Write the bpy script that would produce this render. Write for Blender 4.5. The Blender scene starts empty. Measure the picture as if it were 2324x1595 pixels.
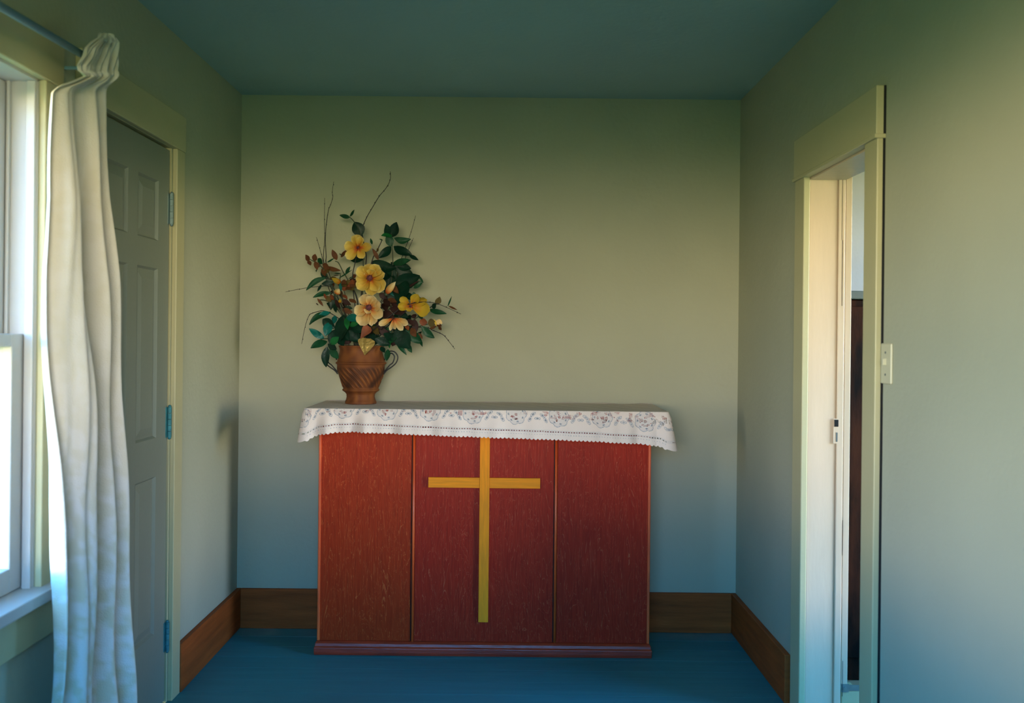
import bpy, bmesh, math, random
import numpy as np
from mathutils import Vector, Matrix, noise

random.seed(7)
scn = bpy.context.scene
COL = scn.collection
PI = math.pi

# ------------------------------------------------------------------ camera
F = 2200.0; VX, VY = 1153.0, 763.0; ROLL = math.radians(0.6)
H = 1.316                                   # eye height above the floor
cam_d = bpy.data.cameras.new('camera'); cam = bpy.data.objects.new('camera', cam_d); COL.objects.link(cam)
cam.location = (0, 0, H); cam.rotation_euler = (math.radians(90), -ROLL, 0)
cam_d.sensor_width = 36; cam_d.lens = 36 * F / 2324
cam_d.shift_x = (1162 - VX) / 2324; cam_d.shift_y = (VY - 797.5) / 2324
cam_d.clip_start = 0.05
cam_d.dof.use_dof = True; cam_d.dof.focus_distance = 4.02; cam_d.dof.aperture_fstop = 3.2
scn.camera = cam

# ------------------------------------------------------------------ view, sky
scn.view_settings.view_transform = 'Standard'
try: scn.view_settings.look = 'None'
except Exception: pass
scn.view_settings.gamma = 1.0
scn.view_settings.use_curve_mapping = False
scn.view_settings.exposure = -0.07
scn.cycles.use_denoising = True
scn.cycles.max_bounces = 10
scn.cycles.diffuse_bounces = 6
scn.cycles.transparent_max_bounces = 12
scn.cycles.sample_clamp_indirect = 6.0

SKY = 62
W = bpy.data.worlds.new('sky'); scn.world = W; W.use_nodes = True
nt = W.node_tree; nt.nodes.clear()
tc = nt.nodes.new('ShaderNodeTexCoord'); sx = nt.nodes.new('ShaderNodeSeparateXYZ')
mr = nt.nodes.new('ShaderNodeMapRange'); mr.inputs[1].default_value = -1; mr.inputs[2].default_value = 1
rp = nt.nodes.new('ShaderNodeValToRGB'); bg = nt.nodes.new('ShaderNodeBackground'); wo = nt.nodes.new('ShaderNodeOutputWorld')
nt.links.new(tc.outputs['Generated'], sx.inputs[0]); nt.links.new(sx.outputs[2], mr.inputs[0])
nt.links.new(mr.outputs[0], rp.inputs[0]); nt.links.new(rp.outputs[0], bg.inputs[0]); nt.links.new(bg.outputs[0], wo.inputs[0])
bg.inputs[1].default_value = SKY
stops = [(0.0, (.006, .022, .007)), (0.38, (.010, .034, .011)), (0.455, (.030, .070, .020)), (0.482, (.30, .32, .15)), (0.497, (1.0, .84, .57)),
         (0.53, (1.0, .79, .62)), (0.55, (.50, .52, .60)), (0.58, (.09, .26, .52)), (0.66, (.022, .22, .58)), (0.78, (.030, .14, .34)), (1.0, (.03, .09, .22))]
cr = rp.color_ramp
while len(cr.elements) > 1: cr.elements.remove(cr.elements[-1])
cr.elements[0].position = stops[0][0]; cr.elements[0].color = (*stops[0][1], 1)
for p, c in stops[1:]:
    e = cr.elements.new(p); e.color = (*c, 1)

# room dimensions
XL, XR, YB, YF, CZ = -1.205, 1.033, 4.35, -1.1, 2.387
# window openings: (Y0, Y1, Z0, Z1)
W1 = (1.88, 2.478, H - .655, H + .643)
W2 = (-1.12, .56, .96, 2.08)                 # in the wall behind the camera (X0, X1, Z0, Z1)
W3 = (1.85, 3.07, .36, 1.98)                # in the side room's far wall
W4 = (3.36, 4.20, 1.10, 2.22)               # added there to light the side room's back wall and the curtain
SX1, SY0, SY1 = 2.60, .9, 4.55               # side room
def portal(name, loc, rot, sx_, sy_):
    l = bpy.data.lights.new(name, 'AREA'); l.shape = 'RECTANGLE'; l.size = sx_; l.size_y = sy_; l.energy = 10
    l.cycles.is_portal = True
    o = bpy.data.objects.new(name, l); o.location = loc; o.rotation_euler = rot; COL.objects.link(o)
portal('window_portal', (XL - .16, (W1[0]+W1[1])/2, (W1[2]+W1[3])/2), (PI/2, 0, -PI/2), W1[1]-W1[0], W1[3]-W1[2])
portal('window_portal', ((W2[0]+W2[1])/2, YF - .14, (W2[2]+W2[3])/2), (PI/2, 0, 0), W2[1]-W2[0], W2[3]-W2[2])
portal('window_portal', (SX1 + .14, (W4[0]+W4[1])/2, (W4[2]+W4[3])/2), (PI/2, 0, PI/2), W4[1]-W4[0], W4[3]-W4[2])
portal('window_portal', (SX1 + .14, (W3[0]+W3[1])/2, (W3[2]+W3[3])/2), (PI/2, 0, PI/2), W3[1]-W3[0], W3[3]-W3[2])

# ------------------------------------------------------------------ pixel -> world at a depth
SR, CR_ = math.sin(ROLL), math.cos(ROLL)
def at(px, py, Y):
    u, v = px - VX, py - VY
    return Vector(((u*CR_ + v*SR) * Y / F, Y, H + (u*SR - v*CR_) * Y / F))
def at_x(px, py, X):
    u, v = px - VX, py - VY
    return at(px, py, X * F / (u*CR_ + v*SR))

# ------------------------------------------------------------------ materials
def lin(c):
    return tuple(((x/255) / 12.92 if x/255 <= .04045 else ((x/255 + .055)/1.055)**2.4) for x in c)
def mat(name, rgb, rough=.6, var=.0, scale=8, bump=0, bscale=60, metal=0, stretch=(1, 1, 1), rgb2=None, spec=.5, sss=0, coords='Object', ramp=(.35, .65)):
    m = bpy.data.materials.new(name); m.use_nodes = True
    n = m.node_tree; b = n.nodes['Principled BSDF']
    b.inputs['Roughness'].default_value = rough; b.inputs['Metallic'].default_value = metal
    b.inputs['Specular IOR Level'].default_value = spec
    c = lin(rgb)
    tcn = n.nodes.new('ShaderNodeTexCoord'); mp = n.nodes.new('ShaderNodeMapping'); mp.inputs['Scale'].default_value = stretch
    n.links.new(tcn.outputs[coords], mp.inputs[0])
    nz = n.nodes.new('ShaderNodeTexNoise'); nz.inputs['Scale'].default_value = scale; nz.inputs['Detail'].default_value = 6
    n.links.new(mp.outputs[0], nz.inputs['Vector'])
    r = n.nodes.new('ShaderNodeValToRGB'); n.links.new(nz.outputs[0], r.inputs[0])
    c2 = lin(rgb2) if rgb2 else tuple(x*(1-var) for x in c)
    r.color_ramp.elements[0].position = ramp[0]; r.color_ramp.elements[1].position = ramp[1]
    r.color_ramp.elements[0].color = (*c2, 1); r.color_ramp.elements[1].color = (*c, 1)
    n.links.new(r.outputs[0], b.inputs['Base Color'])
    if bump:
        nb = n.nodes.new('ShaderNodeTexNoise'); nb.inputs['Scale'].default_value = bscale; nb.inputs['Detail'].default_value = 4
        n.links.new(mp.outputs[0], nb.inputs['Vector'])
        bp = n.nodes.new('ShaderNodeBump'); bp.inputs['Strength'].default_value = bump; bp.inputs['Distance'].default_value = .004
        n.links.new(nb.outputs[0], bp.inputs['Height']); n.links.new(bp.outputs[0], b.inputs['Normal'])
    return m
M = {}
M['wall'] = mat('wall_paint', (169, 168, 143), .75, .05, 3, .35, 45, spec=.2)
M['panel'] = mat('brown_wall_boards', (110, 92, 70), .6, .2, 6, .2, 30)
M['ceil'] = mat('ceiling_paint', (152, 180, 174), .85, .05, 2, .3, 40, spec=.1)
M['trim'] = mat('cream_trim_paint', (182, 174, 132), .42, .05, 5, .25, 30)
M['jamb'] = mat('old_white_gloss_paint', (206, 182, 152), .38, .05, 9, .25, 14, stretch=(3, 3, .6))
M['winp'] = mat('window_paint', (182, 178, 170), .45, .04, 6, .2, 40)
M['door'] = mat('door_paint', (124, 130, 116), .5, .04, 4, .15, 60)
M['floor'] = mat('blue_floor_paint', (44, 122, 126), .5, .0, 5, .2, 30, spec=.35, rgb2=(38, 114, 118), stretch=(.5, 6, 1))
M['floor2'] = mat('worn_beige_floor', (176, 160, 128), .6, .2, 5, .2, 30)
M['base'] = mat('brown_stained_wood', (172, 82, 34), .55, .0, 5, .25, 40, spec=.1, rgb2=(128, 62, 26), stretch=(.8, .8, 9), ramp=(.25,.75))
M['cross'] = mat('golden_oak', (250, 150, 32), .6, spec=.1, var=.0, scale=9, bump=.15, bscale=60, rgb2=(230, 138, 34), stretch=(12, 12, 1.0))
M['crossh'] = mat('golden_oak_flat_grain', (250, 150, 32), .6, spec=.1, var=.0, scale=9, bump=.15, bscale=60, rgb2=(230, 138, 34), stretch=(1.0, 12, 12))
M['edge'] = mat('orange_wood_edge', (228, 96, 40), .35, .0, 6, .1, 60, rgb2=(200, 74, 30), stretch=(10, 10, 1.2))
M['steel'] = mat('dull_steel', (150, 170, 170), .35, .15, 40, .1, 80, metal=.85)
M['teal'] = mat('painted_over_hinge', (60, 134, 140), .4, .3, 60, .2, 80, metal=.3)
M['rod'] = mat('blue_grey_rod', (104, 138, 150), .4, .1, 30)
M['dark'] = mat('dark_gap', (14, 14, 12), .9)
M['iron'] = mat('black_iron_wire', (26, 30, 30), .4, .1, 60, metal=.4)
M['cab'] = mat('dark_walnut', (66, 34, 18), .6, .0, 5, .2, 40, spec=.08, rgb2=(18, 12, 9), stretch=(3, 3, .8))
M['grey'] = mat('plain_grey', (92, 100, 96), .5, .1, 8)
M['switch'] = mat('ivory_plastic', (196, 190, 158), .4, .03, 8)
M['twig'] = mat('dark_twig_bark', (30, 28, 30), .7, .2, 60, .3, 200)
M['stem'] = mat('green_stem', (44, 58, 34), .6, .2, 60)
M['moss'] = mat('dry_moss', (58, 42, 26), .9, .5, 60, 1, 200)
M['stamen'] = mat('purple_stamen', (112, 52, 58), .7, .0, 160, 1, 300, rgb2=(62, 26, 38))
M['gold'] = mat('gold_leaf', (206, 168, 92), .3, .3, 30, .9, 30, metal=.9)
M['cream'] = mat('cream_bud', (224, 190, 130), .55, .1, 30)
def leafmat(name, rgb, v=.35, rough=.42):
    m = mat(name, rgb, rough, v, 30, .3, 80, spec=.22)
    return m
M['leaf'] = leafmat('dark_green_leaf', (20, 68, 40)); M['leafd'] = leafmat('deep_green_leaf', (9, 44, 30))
M['leaft'] = leafmat('blue_green_leaf', (16, 92, 84), .3, .32); M['leafb'] = leafmat('bright_green_leaf', (22, 92, 44), .3)
M['brown'] = leafmat('brown_dried_leaf', (96, 58, 32), .4, .6); M['olive'] = leafmat('olive_brown_leaf', (86, 72, 34), .3, .6)
M['rust'] = leafmat('rust_leaf', (124, 66, 38), .4, .5); M['plum'] = leafmat('dark_plum_leaf', (52, 30, 26), .4, .6)
M['yell'] = leafmat('yellow_petal_flat', (214, 178, 70), .2, .6)

def glassmat():
    m = bpy.data.materials.new('window_glass'); m.use_nodes = True; n = m.node_tree; n.nodes.clear()
    t = n.nodes.new('ShaderNodeBsdfTransparent'); g = n.nodes.new('ShaderNodeBsdfGlossy'); g.inputs['Roughness'].default_value = .02
    t.inputs[0].default_value = (.95, .97, .97, 1)
    lw = n.nodes.new('ShaderNodeLayerWeight'); lw.inputs[0].default_value = .25
    mx = n.nodes.new('ShaderNodeMixShader'); o = n.nodes.new('ShaderNodeOutputMaterial')
    mu = n.nodes.new('ShaderNodeMath'); mu.operation = 'MULTIPLY'; mu.inputs[1].default_value = .5
    n.links.new(lw.outputs['Fresnel'], mu.inputs[0]); n.links.new(mu.outputs[0], mx.inputs[0])
    n.links.new(t.outputs[0], mx.inputs[1]); n.links.new(g.outputs[0], mx.inputs[2]); n.links.new(mx.outputs[0], o.inputs[0])
    return m
M['glass'] = glassmat()

def redwood(nm='red_stained_plywood', o_=0):
    m = bpy.data.materials.new(nm); m.use_nodes = True; n = m.node_tree; b = n.nodes['Principled BSDF']
    b.inputs['Roughness'].default_value = .48; b.inputs['Specular IOR Level'].default_value = .12
    tcn = n.nodes.new('ShaderNodeTexCoord'); mp = n.nodes.new('ShaderNodeMapping'); mp.inputs['Scale'].default_value = (9, 9, 1.1)
    n.links.new(tcn.outputs['Object'], mp.inputs[0])
    a = n.nodes.new('ShaderNodeTexNoise'); a.inputs['Scale'].default_value = 2.2; a.inputs['Detail'].default_value = 5; a.inputs['Distortion'].default_value = 1.1
    n.links.new(mp.outputs[0], a.inputs['Vector'])
    mu = n.nodes.new('ShaderNodeMath'); mu.operation = 'MULTIPLY'; mu.inputs[1].default_value = 16; n.links.new(a.outputs[0], mu.inputs[0])
    fr = n.nodes.new('ShaderNodeMath'); fr.operation = 'FRACT'; n.links.new(mu.outputs[0], fr.inputs[0])
    r = n.nodes.new('ShaderNodeValToRGB'); n.links.new(fr.outputs[0], r.inputs[0])
    r.color_ramp.elements[0].position = 0; r.color_ramp.elements[0].color = (*lin((168, 50, 12) if o_ else (162, 42, 18)), 1)
    r.color_ramp.elements[1].position = .9; r.color_ramp.elements[1].color = (*lin((160, 44, 10) if o_ else (154, 36, 16)), 1)
    e = r.color_ramp.elements.new(.97); e.color = (*lin((196, 92, 40) if o_ else (180, 80, 48)), 1)
    mp2 = n.nodes.new('ShaderNodeMapping'); mp2.inputs['Scale'].default_value = (60, 60, 3); n.links.new(tcn.outputs['Object'], mp2.inputs[0])
    f = n.nodes.new('ShaderNodeTexNoise'); f.inputs['Scale'].default_value = 3; n.links.new(mp2.outputs[0], f.inputs['Vector'])
    r2 = n.nodes.new('ShaderNodeValToRGB'); n.links.new(f.outputs[0], r2.inputs[0])
    r2.color_ramp.elements[0].position = .3; r2.color_ramp.elements[0].color = (.78, .74, .74, 1)
    r2.color_ramp.elements[1].position = .7; r2.color_ramp.elements[1].color = (1.1, 1.1, 1.1, 1)
    mx = n.nodes.new('ShaderNodeMix'); mx.data_type = 'RGBA'; mx.blend_type = 'MULTIPLY'; mx.inputs[0].default_value = 1
    n.links.new(r.outputs[0], mx.inputs[6]); n.links.new(r2.outputs[0], mx.inputs[7]); n.links.new(mx.outputs[2], b.inputs['Base Color'])
    return m
M['red'] = redwood(); M['red2'] = redwood('red_stained_plywood_orange_tone', 1)
M['redbase'] = mat('red_varnished_moulding', (168, 52, 26), .36, .0, 6, .25, 30, rgb2=(140, 42, 22), stretch=(1, 8, 8))

def attrmat(name, cols, rough=.6, translucent=0, attr='t', bump=0, bscale=300):
    m = bpy.data.materials.new(name); m.use_nodes = True; n = m.node_tree; b = n.nodes['Principled BSDF']
    b.inputs['Roughness'].default_value = rough; b.inputs['Specular IOR Level'].default_value = .2
    a = n.nodes.new('ShaderNodeAttribute'); a.attribute_name = attr
    r = n.nodes.new('ShaderNodeValToRGB'); n.links.new(a.outputs['Fac'], r.inputs[0])
    while len(r.color_ramp.elements) > 1: r.color_ramp.elements.remove(r.color_ramp.elements[-1])
    r.color_ramp.elements[0].position = cols[0][0]; r.color_ramp.elements[0].color = (*lin(cols[0][1]), 1)
    for p, c in cols[1:]:
        e = r.color_ramp.elements.new(p); e.color = (*lin(c), 1)
    n.links.new(r.outputs[0], b.inputs['Base Color'])
    if bump:
        tcn = n.nodes.new('ShaderNodeTexCoord')
        nb = n.nodes.new('ShaderNodeTexNoise'); nb.inputs['Scale'].default_value = bscale
        n.links.new(tcn.outputs['Object'], nb.inputs['Vector'])
        bp = n.nodes.new('ShaderNodeBump'); bp.inputs['Strength'].default_value = bump; bp.inputs['Distance'].default_value = .002
        n.links.new(nb.outputs[0], bp.inputs['Height']); n.links.new(bp.outputs[0], b.inputs['Normal'])
    if translucent:
        tr = n.nodes.new('ShaderNodeBsdfTranslucent'); n.links.new(r.outputs[0], tr.inputs[0])
        mx = n.nodes.new('ShaderNodeMixShader'); mx.inputs[0].default_value = translucent
        n.links.new(b.outputs[0], mx.inputs[1]); n.links.new(tr.outputs[0], mx.inputs[2])
        n.links.new(mx.outputs[0], n.nodes['Material Output'].inputs[0])
    return m
M['petY'] = attrmat('yellow_petal', [(0, (128, 36, 18)), (.16, (176, 84, 26)), (.34, (196, 150, 52)), (.72, (208, 180, 88)), (1, (226, 208, 146))], .55, .25)
M['petP'] = attrmat('peach_petal', [(0, (120, 44, 24)), (.18, (190, 100, 44)), (.42, (204, 162, 92)), (.75, (214, 190, 138)), (1, (226, 210, 168))], .55, .25)
M['petL'] = attrmat('lemon_petal', [(0, (150, 52, 16)), (.2, (180, 112, 28)), (.5, (186, 152, 40)), (1, (180, 158, 56))], .55, .25)
M['lace'] = attrmat('lace_cloth', [(0, (238, 220, 204)), (.5, (186, 182, 180)), (1, (120, 126, 132))], .85, .12, bump=.6, bscale=500)
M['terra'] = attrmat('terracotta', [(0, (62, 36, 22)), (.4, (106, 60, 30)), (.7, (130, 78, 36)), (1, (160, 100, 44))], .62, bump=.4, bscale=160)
M['curt'] = attrmat('lace_curtain', [(0, (204, 192, 152)), (1, (232, 226, 222))], .85, .14, bump=.8, bscale=260)

# ------------------------------------------------------------------ helpers
def tag(o, label=None, cat=None, group=None, kind=None):
    if label: o['label'] = label
    if cat: o['category'] = cat
    if group: o['group'] = group
    if kind: o['kind'] = kind
    return o
def empty(name, loc, label, cat, group=None, kind=None):
    o = bpy.data.objects.new(name, None); o.location = loc; o.empty_display_size = .05; COL.objects.link(o)
    return tag(o, label, cat, group, kind)
def link(name, me, m, parent=None, smooth=False, bevel=0, solid=0):
    if isinstance(m, str): m = M[m]
    me.materials.append(m)
    o = bpy.data.objects.new(name, me); COL.objects.link(o)
    if parent:
        o.parent = parent; o.matrix_parent_inverse = Matrix.Translation(parent.matrix_world.translation).inverted() if False else Matrix.Identity(4)
        off = parent_world(parent)
        for v in me.vertices: v.co -= off
    if smooth: me.polygons.foreach_set('use_smooth', [True]*len(me.polygons))
    if bevel:
        b = o.modifiers.new('bevel', 'BEVEL'); b.width = bevel; b.segments = 2; b.limit_method = 'ANGLE'
    if solid:
        b = o.modifiers.new('solid', 'SOLIDIFY'); b.thickness = solid; b.offset = 0
    return o
def parent_world(p):
    v = Vector(p.location); q = p.parent
    while q: v += Vector(q.location); q = q.parent
    return v
class MB:
    def __init__(s): s.v = []; s.f = []
    def box(s, x0, x1, y0, y1, z0, z1):
        if x0 > x1: x0, x1 = x1, x0
        if y0 > y1: y0, y1 = y1, y0
        if z0 > z1: z0, z1 = z1, z0
        k = len(s.v)
        s.v += [(x0,y0,z0),(x1,y0,z0),(x1,y1,z0),(x0,y1,z0),(x0,y0,z1),(x1,y0,z1),(x1,y1,z1),(x0,y1,z1)]
        s.f += [(k,k+3,k+2,k+1),(k+4,k+5,k+6,k+7),(k,k+1,k+5,k+4),(k+1,k+2,k+6,k+5),(k+2,k+3,k+7,k+6),(k+3,k,k+4,k+7)]
        return s
    def tube(s, pts, r, seg=8, r1=None, cap=True):
        pts = [Vector(p) for p in pts]; k0 = len(s.v); n = len(pts)
        for i, p in enumerate(pts):
            d = (pts[min(i+1, n-1)] - pts[max(i-1, 0)]).normalized()
            a = d.cross(Vector((0, 1, 0)));
            if a.length < .15: a = d.cross(Vector((1, 0, 0)))
            a.normalize(); b = d.cross(a)
            rr = r if r1 is None else r + (r1 - r)*i/(n-1)
            for j in range(seg):
                t = 2*PI*j/seg; q = p + (a*math.cos(t) + b*math.sin(t))*rr; s.v.append(tuple(q))
        for i in range(n-1):
            for j in range(seg):
                a0 = k0+i*seg+j; a1 = k0+i*seg+(j+1) % seg
                s.f.append((a0, a1, a1+seg, a0+seg))
        if cap:
            s.f.append(tuple(k0+j for j in range(seg))[::-1]); s.f.append(tuple(k0+(n-1)*seg+j for j in range(seg)))
        return s
    def grid(s, P):                           # P[i][j] points
        k = len(s.v); a = len(P); b = len(P[0])
        for r in P: s.v += [tuple(q) for q in r]
        for i in range(a-1):
            for j in range(b-1):
                s.f.append((k+i*b+j, k+i*b+j+1, k+(i+1)*b+j+1, k+(i+1)*b+j))
        return s
    def ball(s, c, r, seg=8, rings=6, sc=(1, 1, 1)):
        P = []
        for i in range(rings+1):
            t = PI*i/rings
            P.append([(c[0]+r*sc[0]*math.sin(t)*math.cos(2*PI*j/seg), c[1]+r*sc[1]*math.sin(t)*math.sin(2*PI*j/seg), c[2]+r*sc[2]*math.cos(t)) for j in range(seg+1)])
        return s.grid(P)
    def mesh(s, name='m'):
        me = bpy.data.meshes.new(name); me.from_pydata([tuple(v) for v in s.v], [], s.f); me.update(); return me
    def build(s, name, m, parent=None, **k):
        return link(name, s.mesh(name), m, parent, **k)
def wall_with_holes(axis, c0, c1, a0, a1, z0, z1, holes):
    """solid wall between planes c0..c1, running a0..a1, holes = (b0,b1,h0,h1)"""
    mb = MB(); cuts = sorted(holes); pos = a0
    def bx(b0, b1, h0, h1):
        if b1 - b0 < 1e-5 or h1 - h0 < 1e-5: return
        if axis == 'x': mb.box(c0, c1, b0, b1, h0, h1)
        else: mb.box(b0, b1, c0, c1, h0, h1)
    for b0, b1, h0, h1 in cuts:
        bx(pos, b0, z0, z1); bx(b0, b1, z0, h0); bx(b0, b1, h1, z1); pos = b1
    bx(pos, a1, z0, z1)
    return mb

# ------------------------------------------------------------------ room shell
DL = (2.770, 3.458, H + .660)      # left door opening Y0,Y1,top
DR = (2.755, 3.350, H + .562)      # right doorway
tag(wall_with_holes('x', XL - .15, XL, YF - .15, YB + .15, 0, CZ, [W1, (DL[0], DL[1], 0, DL[2])]).build('wall_left', 'wall'),
    'cream painted wall on the left with the window and six-panel door', 'wall', kind='structure')
tag(MB().box(XL, XR + .125, YB, YB + .15, 0, CZ).build('wall_back', 'wall'), 'cream painted wall behind the red altar', 'wall', kind='structure')
tag(wall_with_holes('x', XR, XR + .125, YF - .15, YB, 0, CZ, [(DR[0], DR[1], 0, DR[2])]).build('wall_right', 'wall'),
    'cream painted wall on the right with the open doorway', 'wall', kind='structure')
tag(wall_with_holes('y', YF - .15, YF, XL, XR, 0, CZ, [W2]).build('wall_front', 'panel'), 'wall behind the viewer facing the altar', 'wall', kind='structure')
tag(MB().box(XL - .15, XR + .125, YF - .15, YB + .15, CZ, CZ + .12).build('ceiling', 'ceil'), 'plain painted ceiling over the altar room', 'ceiling', kind='structure')
fl = MB().box(XL - .15, XR + .125, YF - .15, YB + .15, -.12, -.018).build('floor', 'floor')
tag(fl, 'blue painted board floor under the altar', 'floor', kind='structure')
# boards of the floor, running left to right
y = YB; k = 0; rb = random.Random(3)
while y > YF:
    w = .132 if y > 2.4 else .33
    t = -.0002 - rb.random()*.0006
    MB().box(XL, XR, y - w + .0007, y - .0007, -.019, t).build('floor_board', 'floor', fl, bevel=0)
    y -= w

# side room beyond the doorway
tag(MB().box(XR + .125, SX1, SY0, SY1, -.12, -.002).build('floor_side_room', 'floor2'), 'worn beige floor of the room beyond the doorway', 'floor', kind='structure')
tag(MB().box(XR + .125, SX1 + .15, SY0 - .15, SY1 + .15, CZ, CZ + .12).build('ceiling_side_room', 'ceil'), 'ceiling of the room beyond the doorway', 'ceiling', kind='structure')
tag(MB().box(XR + .125, SX1, SY1, SY1 + .15, 0, CZ).build('wall_side_room_back', 'winp'), 'white wall seen through the doorway above the dark cabinet', 'wall', kind='structure')
tag(MB().box(XR + .125, SX1, SY0 - .15, SY0, 0, CZ).build('wall_side_room_front', 'wall'), 'near wall of the room beyond the doorway', 'wall', kind='structure')
tag(wall_with_holes('x', SX1, SX1 + .15, SY0 - .15, SY1 + .15, 0, CZ, [W3, W4]).build('wall_side_room_far', 'wall'), 'window wall of the room beyond the doorway', 'wall', kind='structure')
tag(MB().box(XR + .125, XR + .14, YB + .15, SY1, 0, CZ).build('wall_side_room_left', 'wall'), 'left wall of the room beyond the doorway', 'wall', kind='structure')

# baseboards
def baseboard(name, label, b):
    o = b.build(name, 'base', bevel=.003); tag(o, label, 'baseboard', kind='structure'); return o
BH = .176
baseboard('baseboard_left', 'reddish brown wooden baseboard on the left wall beside the door', MB().box(XL, XL + .022, 3.548, YB, 0, BH))
baseboard('baseboard_back', 'dark brown wooden baseboard behind the altar', MB().box(XL + .022, XR - .022, YB - .022, YB, 0, BH))
baseboard('baseboard_right', 'dark brown wooden baseboard on the right wall up to the doorway', MB().box(XR - .022, XR, 3.50, YB, 0, BH))

# ------------------------------------------------------------------ window (left wall)
wy0, wy1, wz0, wz1 = W1
win = empty('window_1', (XL, (wy0+wy1)/2, wz0), 'double-hung window with cream frame at the left edge behind the curtain', 'window', kind='structure')
cx = XL + .018
MB().box(XL, cx, wy1, wy1 + .082, wz0, wz1).build('side_casing', 'trim', win, bevel=.003)
MB().box(XL, cx, wy0 - .082, wy0, wz0, wz1).build('side_casing', 'trim', win, bevel=.003)
MB().box(XL, cx + .004, wy0 - .09, wy1 + .092, wz1, wz1 + .112).build('head_casing', 'trim', win, bevel=.003)
MB().box(XL - .11, XL + .052, wy0 - .11, wy1 + .115, wz0 - .028, wz0 + .002).build('sill', 'winp', win, bevel=.003)
MB().box(XL, XL + .018, wy0 - .085, wy1 + .085, wz0 - .135, wz0 - .028).build('apron', 'trim', win, bevel=.003)
MB().box(XL - .15, XL - .001, wy1 - .006, wy1, wz0, wz1).build('jamb', 'winp', win)
MB().box(XL - .15, XL - .001, wy0, wy0 + .006, wz0, wz1).build('jamb', 'winp', win)
MB().box(XL - .15, XL - .001, wy0, wy1, wz1 - .006, wz1).build('jamb', 'winp', win)
MB().box(XL - .150, XL - .11, wy0, wy1, wz0 - .028, wz0 + .006).build('sill', 'winp', win)
for s in (wy1 - .006, wy0 + .006):
    d = -1 if s > 2 else 1
    MB().box(XL - .024, XL - .002, s, s + d*.012, wz0, wz1 - .006).build('stop_bead', 'winp', win, bevel=.002)
    MB().box(XL - .075, XL - .067, s, s + d*.012, wz0, wz1 - .006).build('stop_bead', 'winp', win, bevel=.002)
ja0, ja1 = wy0 + .008, wy1 - .008
zm = at_x(45, 770, XL - .03).z
def sash(xf, z0, z1, name):
    s = MB()
    s.box(xf - .036, xf, ja1 - .060, ja1, z0, z1); s.box(xf - .036, xf, ja0, ja0 + .060, z0, z1)
    s.box(xf - .036, xf, ja0 + .060, ja1 - .060, z1 - .032, z1); s.box(xf - .036, xf, ja0 + .060, ja1 - .060, z0, z0 + (.06 if z0 < 1 else .032))
    o = s.build(name, 'winp', win, bevel=.003)
    MB().box(xf - .022, xf - .018, ja0 + .04, ja1 - .04, z0 + .03, z1 - .03).build('glass_pane', 'glass', o)
sash(XL - .028, wz0 + .0035, zm + .014, 'lower_sash')
sash(XL - .078, zm - .018, wz1 - .008, 'upper_sash')

def simple_window(name, label, axis, c_in, c_out, a0, a1, z0, z1):
    w = empty(name, ((a0+a1)/2, c_in, z0) if axis == 'y' else (c_in, (a0+a1)/2, z0), label, 'window', kind='structure')
    s = 1 if c_out > c_in else -1
    def bx(mb, d0, d1, b0, b1, h0, h1):
        if axis == 'y': mb.box(b0, b1, c_in + s*d0, c_in + s*d1, h0, h1)
        else: mb.box(c_in + s*d0, c_in + s*d1, b0, b1, h0, h1)
    m = MB(); bx(m, -.018, 0, a0 - .09, a0, z0, z1); bx(m, -.018, 0, a1, a1 + .09, z0, z1); bx(m, -.018, 0, a0 - .09, a1 + .09, z1, z1 + .11)
    m.build('casing', 'trim', w, bevel=.003)
    m = MB(); bx(m, -.05, .1, a0 - .1, a1 + .1, z0 - .028, z0); m.build('sill', 'winp', w, bevel=.004)
    zc = (z0 + z1)/2
    for d, h0, h1 in ((.04, z0, zc + .02), (.08, zc - .02, z1)):
        m = MB(); bx(m, d, d + .035, a0, a0 + .05, h0, h1); bx(m, d, d + .035, a1 - .05, a1, h0, h1)
        bx(m, d, d + .035, a0 + .05, a1 - .05, h0, h0 + .04); bx(m, d, d + .035, a0 + .05, a1 - .05, h1 - .04, h1)
        o = m.build('sash', 'winp', w, bevel=.003)
        g = MB(); bx(g, d + .015, d + .019, a0 + .045, a1 - .045, h0 + .035, h1 - .035); g.build('glass_pane', 'glass', o)
simple_window('window_2', 'double-hung window in the wall behind the viewer', 'y', YF, YF - .15, *W2)
simple_window('window_3', 'double-hung window of the room beyond the doorway', 'x', SX1, SX1 + .15, *W3)
simple_window('window_4_added', 'smaller added window beside it in the room beyond the doorway', 'x', SX1, SX1 + .15, *W4)

# ------------------------------------------------------------------ left door
dx = XL - .004                                   # face of the door
dz1 = DL[2] - .013
door = empty('door_1', (XL, DL[0], 0), 'closed grey-white six-panel door in the left wall behind the curtain', 'door', kind='structure')
dy0, dy1 = 2.783, 3.445
MB().box(dx - .036, dx - .010, dy0, dy1, .008, dz1).build('door_slab', 'door', door)
pc = [(2.889, 3.072), (3.156, 3.339)]; pz = [(H + .316, H + .523), (H - .362, H + .220), (H - 1.040, H - .495)]
fr = MB()
for a, b in ((dy0, pc[0][0]), (pc[0][1], pc[1][0]), (pc[1][1], dy1)): fr.box(dx - .010, dx, a, b, .008, dz1)
for a, b in pc:
    zs = [.008] + [q for p in sorted(pz) for q in p] + [dz1]
    for i in range(0, len(zs), 2): fr.box(dx - .010, dx, a, b, zs[i], zs[i+1])
fr.build('stiles_and_rails', 'door', door)
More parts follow.
